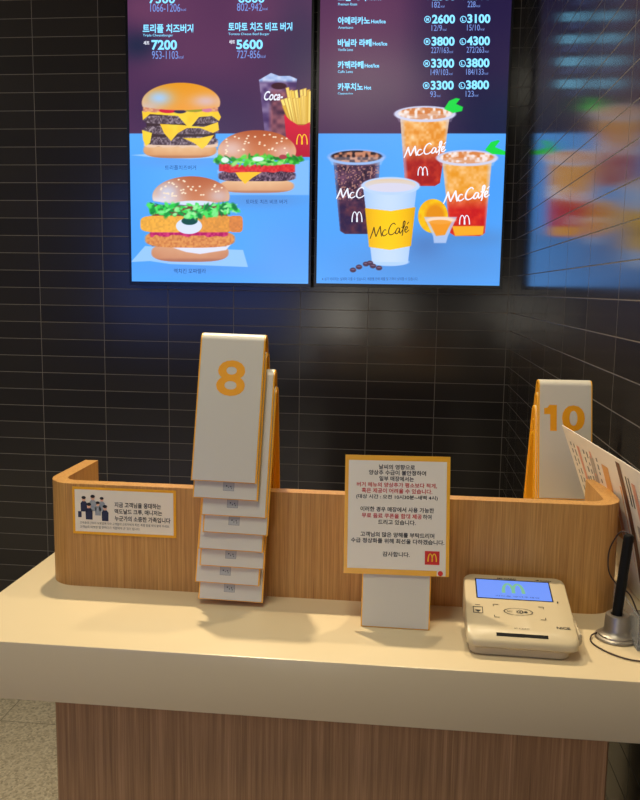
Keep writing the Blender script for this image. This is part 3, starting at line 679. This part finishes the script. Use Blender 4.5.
def right_art(A):
    background(A, 1)
    tall_cup(A, 327, 386, 149, 340, 376, 234, ((40, 22, 44), (110, 70, 96), (44, 26, 66), (120, 60, 66), (40, 22, 30), (196, 130, 100)), 71, (120, 170, 240))
    sp = vnoise(A.x, A.y, 1.3, 75); A.fill(A.Pm([(334, 165), (380, 165), (376, 200), (337, 200)], 2) * np.clip((sp - .62) * 4, 0, .7), (206, 150, 130))
    tall_cup(A, 394, 456, 106, 405, 440, 186, ((226, 140, 44), (250, 206, 150), (160, 28, 30), (214, 70, 40), (206, 120, 60), (240, 226, 220)), 81)
    A.fill(A.E(433, 216, 15, 17), A.mix(vnoise(A.x, A.y, 4, 90), (250, 206, 20), (240, 170, 20))) ; A.fill(A.E(435, 216, 11, 13, 2) * .5, (226, 140, 20))
    tall_cup(A, 436, 498, 150, 450, 485, 236, ((230, 150, 40), (246, 190, 120), (196, 26, 30), (226, 60, 36), (214, 130, 70), (244, 226, 220)), 85)
    A.fill(A.Pm([(452, 226), (484, 226), (483, 235), (455, 236)], 1.2), (244, 170, 40))
    for pts in ([(444, 109), (449, 101), (456, 98), (460, 99), (456, 104), (463, 107), (462, 111), (453, 113)], [(485, 150), (491, 142), (498, 140), (500, 141), (495, 147), (507, 152), (506, 155), (492, 154)]): A.fill(A.Pm(pts), (24, 214, 70))
    A.fill(A.Pm([(424, 217), (457, 217), (448, 236), (446, 243), (434, 243), (433, 236)], 1) * .8, (190, 206, 240)); A.fill(A.Pm([(429, 222), (452, 221), (445, 235), (436, 236)], 1), (238, 150, 40)); A.fill(A.E(440.5, 220, 16, 3.4) * .5, (244, 214, 190)); A.fill(A.E(440, 222, 11, 2.2), (240, 160, 60))
    # hot cup
    A.fill(A.E(390, 262, 19, 4), (176, 208, 250)); body = A.Pm([(363, 186), (417, 186), (408, 262), (372, 262)])
    e = np.clip(np.abs(A.x - 389) / 30, 0, 1); A.fill(body, A.mix(e ** 2, (196, 218, 254), (150, 190, 250)))
    sl_ = A.Pm([(365, 208), (391, 211), (415.5, 207), (411, 246), (390, 250), (369, 247)]); A.fill(sl_, A.mix(e ** 2, (252, 202, 20), (216, 150, 16)))
    A.fill(A.E(390.5, 186, 29.5, 9), (186, 212, 254)); A.fill(A.E(390.5, 185, 26, 6.5), A.mix((A.y - 178) / 14, (226, 200, 170), (204, 214, 244))); A.fill(A.E(391, 187.5, 23, 4.6), (214, 212, 232))
    for x0, y0 in ((353, 270), (359, 267), (366, 264), (370, 263), (373, 266), (379, 268)): A.fill(A.E(x0, y0, 3.2, 2.4), (70, 44, 70)); A.fill(A.E(x0, y0 - .5, 2, .5) * .7, (150, 120, 150))

Z0 = ZC + .0172; SH = 1.134; YS = 2.869
HM = np.array([[276.2652, -10.89754, 411.1084], [-6.595669, -306.4237, 290.3854], [-.03768503, -.04744007, 1.0]])   # screen plane (x, z) -> artwork units
HI = np.linalg.inv(HM)
def pmap():
    def to3(l):
        def f(x, y):
            v = HI @ (x, y, 1.0); return (v[0] / v[2], YS - l, ZC + v[1] / v[2])
        return f
    def grid(X, z):
        Z = z - ZC; w = HM[2, 0] * X + HM[2, 1] * Z + 1
        return (HM[0, 0] * X + HM[0, 1] * Z + HM[0, 2]) / w, np.maximum((HM[1, 0] * X + HM[1, 1] * Z + HM[1, 2]) / w, -290)
    return to3, grid
def make_screen(X0, X1, Z0, art, label):
    to3, grid = pmap()
    s = tag(empty('menu_screen', ((X0 + X1) / 2, D - .03, Z0)), label, 'menu screen', 'tall lit menu screens on the back wall')
    ox, oy, oz = s.location
    def rel(o): o.location = (-ox, -oy, -oz); return o
    bz = .0085
    rel(obj('screen_housing', box(X0 - bz, X1 + bz, YS + .004, D - .012, Z0 - bz - .004, Z0 + SH + bz, .002, 1), M['bezel'], s))
    rel(obj('bezel', join(box(X0 - bz, X0, YS - .002, YS + .004, Z0 - bz - .004, Z0 + SH + bz), box(X1, X1 + bz, YS - .002, YS + .004, Z0 - bz - .004, Z0 + SH + bz), box(X0, X1, YS - .002, YS + .004, Z0 - bz - .004, Z0), box(X0, X1, YS - .002, YS + .004, Z0 + SH, Z0 + SH + bz)), M['bezel'], s))
    rel(obj('wall_bracket', box((X0 + X1) / 2 - .2, (X0 + X1) / 2 + .2, D - .012, D - .0005, Z0 + .3, Z0 + .8), M['black'], s))
    nx, nz = 350, 620
    U_, V_ = np.meshgrid(np.linspace(0, 1, nx + 1), np.linspace(0, 1, nz + 1)); z = Z0 + SH * V_; px_, py_ = grid(X0 + (X1 - X0) * U_, z)
    A = Art(px_, py_); art(A)
    me = bpy.data.meshes.new('picture')
    co = np.stack([X0 + (X1 - X0) * U_, np.full_like(U_, YS), z], -1).reshape(-1, 3).astype(np.float32)
    i = (np.arange(nz)[:, None] * (nx + 1) + np.arange(nx)[None, :]).ravel(); q = np.stack([i, i + 1, i + nx + 2, i + nx + 1], -1).astype(np.int32)
    me.vertices.add(len(co)); me.vertices.foreach_set('co', co.ravel()); me.loops.add(q.size); me.loops.foreach_set('vertex_index', q.ravel())
    me.polygons.add(len(q)); me.polygons.foreach_set('loop_start', np.arange(0, q.size, 4, dtype=np.int32)); me.update(calc_edges=True)
    at_ = me.color_attributes.new('pic', 'FLOAT_COLOR', 'POINT'); col = np.ones((len(co), 4), np.float32); col[:, :3] = s2l(np.clip(A.c, 0, 255)).reshape(-1, 3); at_.data.foreach_set('color', col.ravel())
    me.materials.append(M['display']); o = bpy.data.objects.new('lit_picture', me); C.objects.link(o); o.parent = s; rel(o)
    return s, o, to3, rel
B_ = .018
sL, pL, tL, relL = make_screen(-.9925, -.3575, ZC + .0175, left_art, 'left lit menu screen picturing three burgers, fries and a cola')
sR, pR, tR, relR = make_screen(-.3290, .2980, ZC + .0200, right_art, 'right lit menu screen picturing four drink cups with lists of prices')
def kid(mb, name, m, par): o = mb.mesh(name, M[m], par); return o
# left screen lettering
w1, w2, w3, wl, wg = MB(), MB(), MB(), MB(), MB(); f = tL(.0006)
text(w1, '7300', 149, -5.5, 26, 9.0, f, off=B_); text(w2, '1066-1206', 150.3, 3.8, 30, 8, f); text(w2, 'kcal', 181, 8.3, 5, 2.6, f)
text(w1, '6600', 238.5, -6.0, 26, 8.8, f, off=B_); text(w2, '802-942', 237, 3.2, 25, 7.8, f); text(w2, 'kcal', 262.5, 7.5, 5, 2.6, f)
text(w1, '트리플 치즈버거', 142.8, 24.0, 50.5, 9.0, f, off=.026); text(w1, 'Triple Cheeseburger', 143, 34.0, 30, 3.2, f); text(w1, '7200', 151.5, 40.0, 25.5, 10, f, off=.03); text(w2, '953-1103', 152, 51, 26, 8, f); text(w2, 'kcal', 178.5, 55.5, 5, 3, f)
text(w1, '토마토 치즈 비프 버거', 228.3, 22.3, 64, 9.0, f, off=.026); text(w1, 'Tomato Cheese Beef Burger', 228.5, 32.8, 41, 3.0, f); text(w1, '5600', 236.3, 39.5, 26.5, 9.8, f, off=.03); text(w2, '727-856', 237, 50.5, 23, 7.8, f); text(w2, 'kcal', 260.5, 54.8, 5, 3, f)
for x0, y0 in ((143.5, 41.0), (229, 40)): text(wl, '세트', x0, y0, 6, 3.8, f, off=.02)
text(w3, '트리플치즈버거', 165, 165.3, 31, 4.6, f); text(w3, '토마토 치즈 비프 버거', 246, 199.5, 41, 4.4, f); text(w3, '맥치킨 모짜렐라', 174, 268.6, 32, 4.8, f)
text(wl, 'Coca-', 264, 91, 19, 9.5, f, off=.02, shear=.4)
arches(wg, 296.2, 134, 11.6, 10.5, f, k=.14)
kid(w1, 'price_lettering', 't_white', pL); kid(w2, 'calorie_lettering', 't_dim', pL); kid(w3, 'caption_lettering', 't_dark', pL); kid(wl, 'white_lettering', 't_logo', pL); kid(wg, 'arch_logo', 't_gold', pL)
# right screen lettering
w1, w2, w3, wl, wi = MB(), MB(), MB(), MB(), MB(); f = tR(.0006)
rows = [('드립 커피', 'Premium Roast', 338, 366, -6.5, 'Hot/Ice', '2300', '2800', '182', '228', 0), ('아메리카노', 'Americano', 338, 370, 16.8, 'Hot/Ice', '2600', '3100', '12/9', '15/10', 1), ('바닐라 라떼', 'Vanilla Latte', 337.8, 371.5, 39.0, 'Hot/Ice', '3800', '4300', '227/163', '272/263', 2),
        ('카페라떼', 'Caffe Latte', 337.7, 363.5, 61.0, 'Hot/Ice', '3300', '3800', '149/103', '184/133', 3), ('카푸치노', 'Cappuccino', 337.7, 363, 83.0, 'Hot', '3300', '3800', '93', '123', 4)]
for nm, en, x0, x1, y0, hi_, pa_, pb_, ka, kb, i in rows:
    dx = -i * .45
    text(w1, nm, x0, y0, x1 - x0, 7.6, f, off=.028); text(w1, hi_, x1 + 1.2, y0 + 2.8, 14.5 if len(hi_) > 4 else 7, 3.8, f, off=.02); text(w1, en, x0 + .2, y0 + 9.4, 15 + (i == 0) * 4, 2.6, f)
    text(w1, pa_, 432.5 + dx, y0 - 2.2, 23, 9.0, f, off=.032); text(w1, pb_, 467.8 + dx, y0 - 2.6, 23, 9.0, f, off=.032)
    for cx_, ch_ in ((428.0 + dx, 'M'), (463.8 + dx, 'L')): disc(w1, cx_, y0 + 2.6, 3.3, 3.5, f, 20, .78); text(w1, ch_, cx_ - 1.2, y0 + .9, 2.4, 3.4, f, off=.02)
    text(w2, ka, 432 + dx, y0 + 8.2, 2.35 * len(ka) + 1, 6.0, f); text(w2, 'kcal', 433.8 + dx + 2.35 * len(ka), y0 + 11.6, 3.6, 2.4, f); text(w2, kb, 467.5 + dx, y0 + 7.8, 2.35 * len(kb) + 1, 6.0, f); text(w2, 'kcal', 469.3 + dx + 2.35 * len(kb), y0 + 11.2, 3.6, 2.4, f)
STROKES = [[(0, 36), (6, 20), (10, 6)], [(10, 6), (12, 20), (15, 33)], [(15, 33), (21, 18), (26, 6)], [(26, 6), (27, 20), (29, 35)], [(41, 20), (37, 18), (33, 22), (31, 29), (34, 34), (39, 33), (44, 29)],
           [(64, 9), (60, 4), (53, 8), (48, 18), (47, 28), (51, 34), (58, 33), (65, 27)], [(75, 21), (70, 19), (66, 24), (64, 31), (67, 34), (71, 31), (75, 21)], [(75, 21), (74, 29), (76, 34), (79, 31)],
           [(79, 31), (84, 22), (88, 9), (87, 3), (84, 6), (83, 20), (82, 36), (80, 42)], [(79, 19), (88, 17)], [(87, 28), (92, 26), (94, 21), (91, 19), (88, 24), (88, 31), (91, 34), (98, 29)], [(93, 13), (98, 7)]]
def cafe(mb, x0, y0, w, h, sl=0, wt=3.6, first=12, dx=0):
    for st_ in STROKES[:first]:
        P_ = [Vector((a, b, 0)) for a, b in st_]; P_ = spline(P_, 5) if len(P_) > 2 else P_; vs = []
        for i, p in enumerate(P_):
            t = (P_[min(i + 1, len(P_) - 1)] - P_[max(i - 1, 0)]).normalized(); n = Vector((-t.y * .55, t.x, 0)).normalized() * wt * .5 * (.75 + .25 * math.sin(PI * i / (len(P_) - 1)))
            for q_ in (p + n, p - n):
                x = x0 + q_.x / 98 * w; vs.append(f(x, y0 + q_.y / 38 * h - sl * (x - x0)))
        mb.add(vs, [(2 * i, 2 * i + 1, 2 * i + 3, 2 * i + 2) for i in range(len(P_) - 1)])
cafe(wl, 336.5, 186.5, 42, 13, .02, 3.4, 6); cafe(wl, 404, 145.5, 42, 13, .14); cafe(wl, 443.5, 190, 46, 14.5, .14); cafe(wi, 370, 225.5, 39, 14, .16, 2.8)
arches(wl, 351.5, 211.5, 11, 10.5, f, k=.13); arches(wl, 417.5, 166.5, 10.5, 9, f, k=.13); arches(wl, 459, 215, 11, 9.5, f, k=.13)
text(w3, '※ 상기 이미지는 실제와 다를 수 있습니다. 매장별 판매 제품 및 가격이 상이할 수 있습니다.', 322, 277.3, 96, 3.2, f)
kid(w1, 'price_lettering', 't_white', pR); kid(w2, 'calorie_lettering', 't_dim', pR); kid(w3, 'caption_lettering', 't_dark', pR); kid(wl, 'white_lettering', 't_logo', pR); kid(wi, 'sleeve_lettering', 't_ink', pR)

# ------------------------------------------------------------------ light
def area(name, loc, tgt, size, power, col, sy=None, spread=None):
    l = bpy.data.lights.new(name, 'AREA'); l.energy = power; l.size = size; l.color = col
    if sy: l.shape = 'RECTANGLE'; l.size_y = sy
    if spread: l.spread = math.radians(spread)
    o = bpy.data.objects.new(name, l); C.objects.link(o); o.location = loc
    o.rotation_euler = (Vector(tgt) - Vector(loc)).to_track_quat('-Z', 'Y').to_euler(); return o
warm = (1.0, .84, .58); soft = (1.0, .94, .74)
area('downlight', (-.50, 1.62, 2.70), (-.25, 1.0, 1.0), .05, 7.5, warm, spread=100)
area('downlight', (.20, 1.62, 2.70), (.08, 1.0, 1.0), .05, 2.6, warm, spread=100)
area('ceiling_panel', (-.30, .35, 2.72), (-.30, .35, 0), .6, 13, soft, .6)
area('ceiling_panel', (-1.8, -1.6, 2.72), (-1.8, -1.6, 0), .6, 13, (.93, 1, 1), 1.2)
area('ceiling_panel', (-2.85, 1.6, 2.72), (-2.4, 1.5, 0), .6, 36, soft, 1.2)
w = bpy.data.worlds.new('world'); bpy.context.scene.world = w; w.use_nodes = True
w.node_tree.nodes['Background'].inputs[0].default_value = (.02, .02, .02, 1)

# ------------------------------------------------------------------ camera
f_, pi_, ya, ro = 820.0, .1345, .1077, .0149
fw = Vector((-math.sin(ya) * math.cos(pi_), math.cos(ya) * math.cos(pi_), -math.sin(pi_))); r_ = Vector((math.cos(ya), math.sin(ya), 0)); u_ = r_.cross(fw)
c_, s_ = math.cos(ro), math.sin(ro); r2 = c_ * r_ + s_ * u_; u2 = -s_ * r_ + c_ * u_
cd = bpy.data.cameras.new('camera'); cam = bpy.data.objects.new('camera', cd); C.objects.link(cam)
cd.sensor_fit = 'VERTICAL'; cd.sensor_height = 36; cd.lens = f_ / 800 * 36; cd.clip_start = .02
m4 = Matrix((r2, u2, -fw)).transposed().to_4x4(); m4.translation = Vector((0, 0, ZC)); cam.matrix_world = m4
sc = bpy.context.scene; sc.camera = cam
sc.view_settings.view_transform = 'Standard'; sc.view_settings.look = 'None'; sc.view_settings.exposure = 0; sc.view_settings.gamma = 1
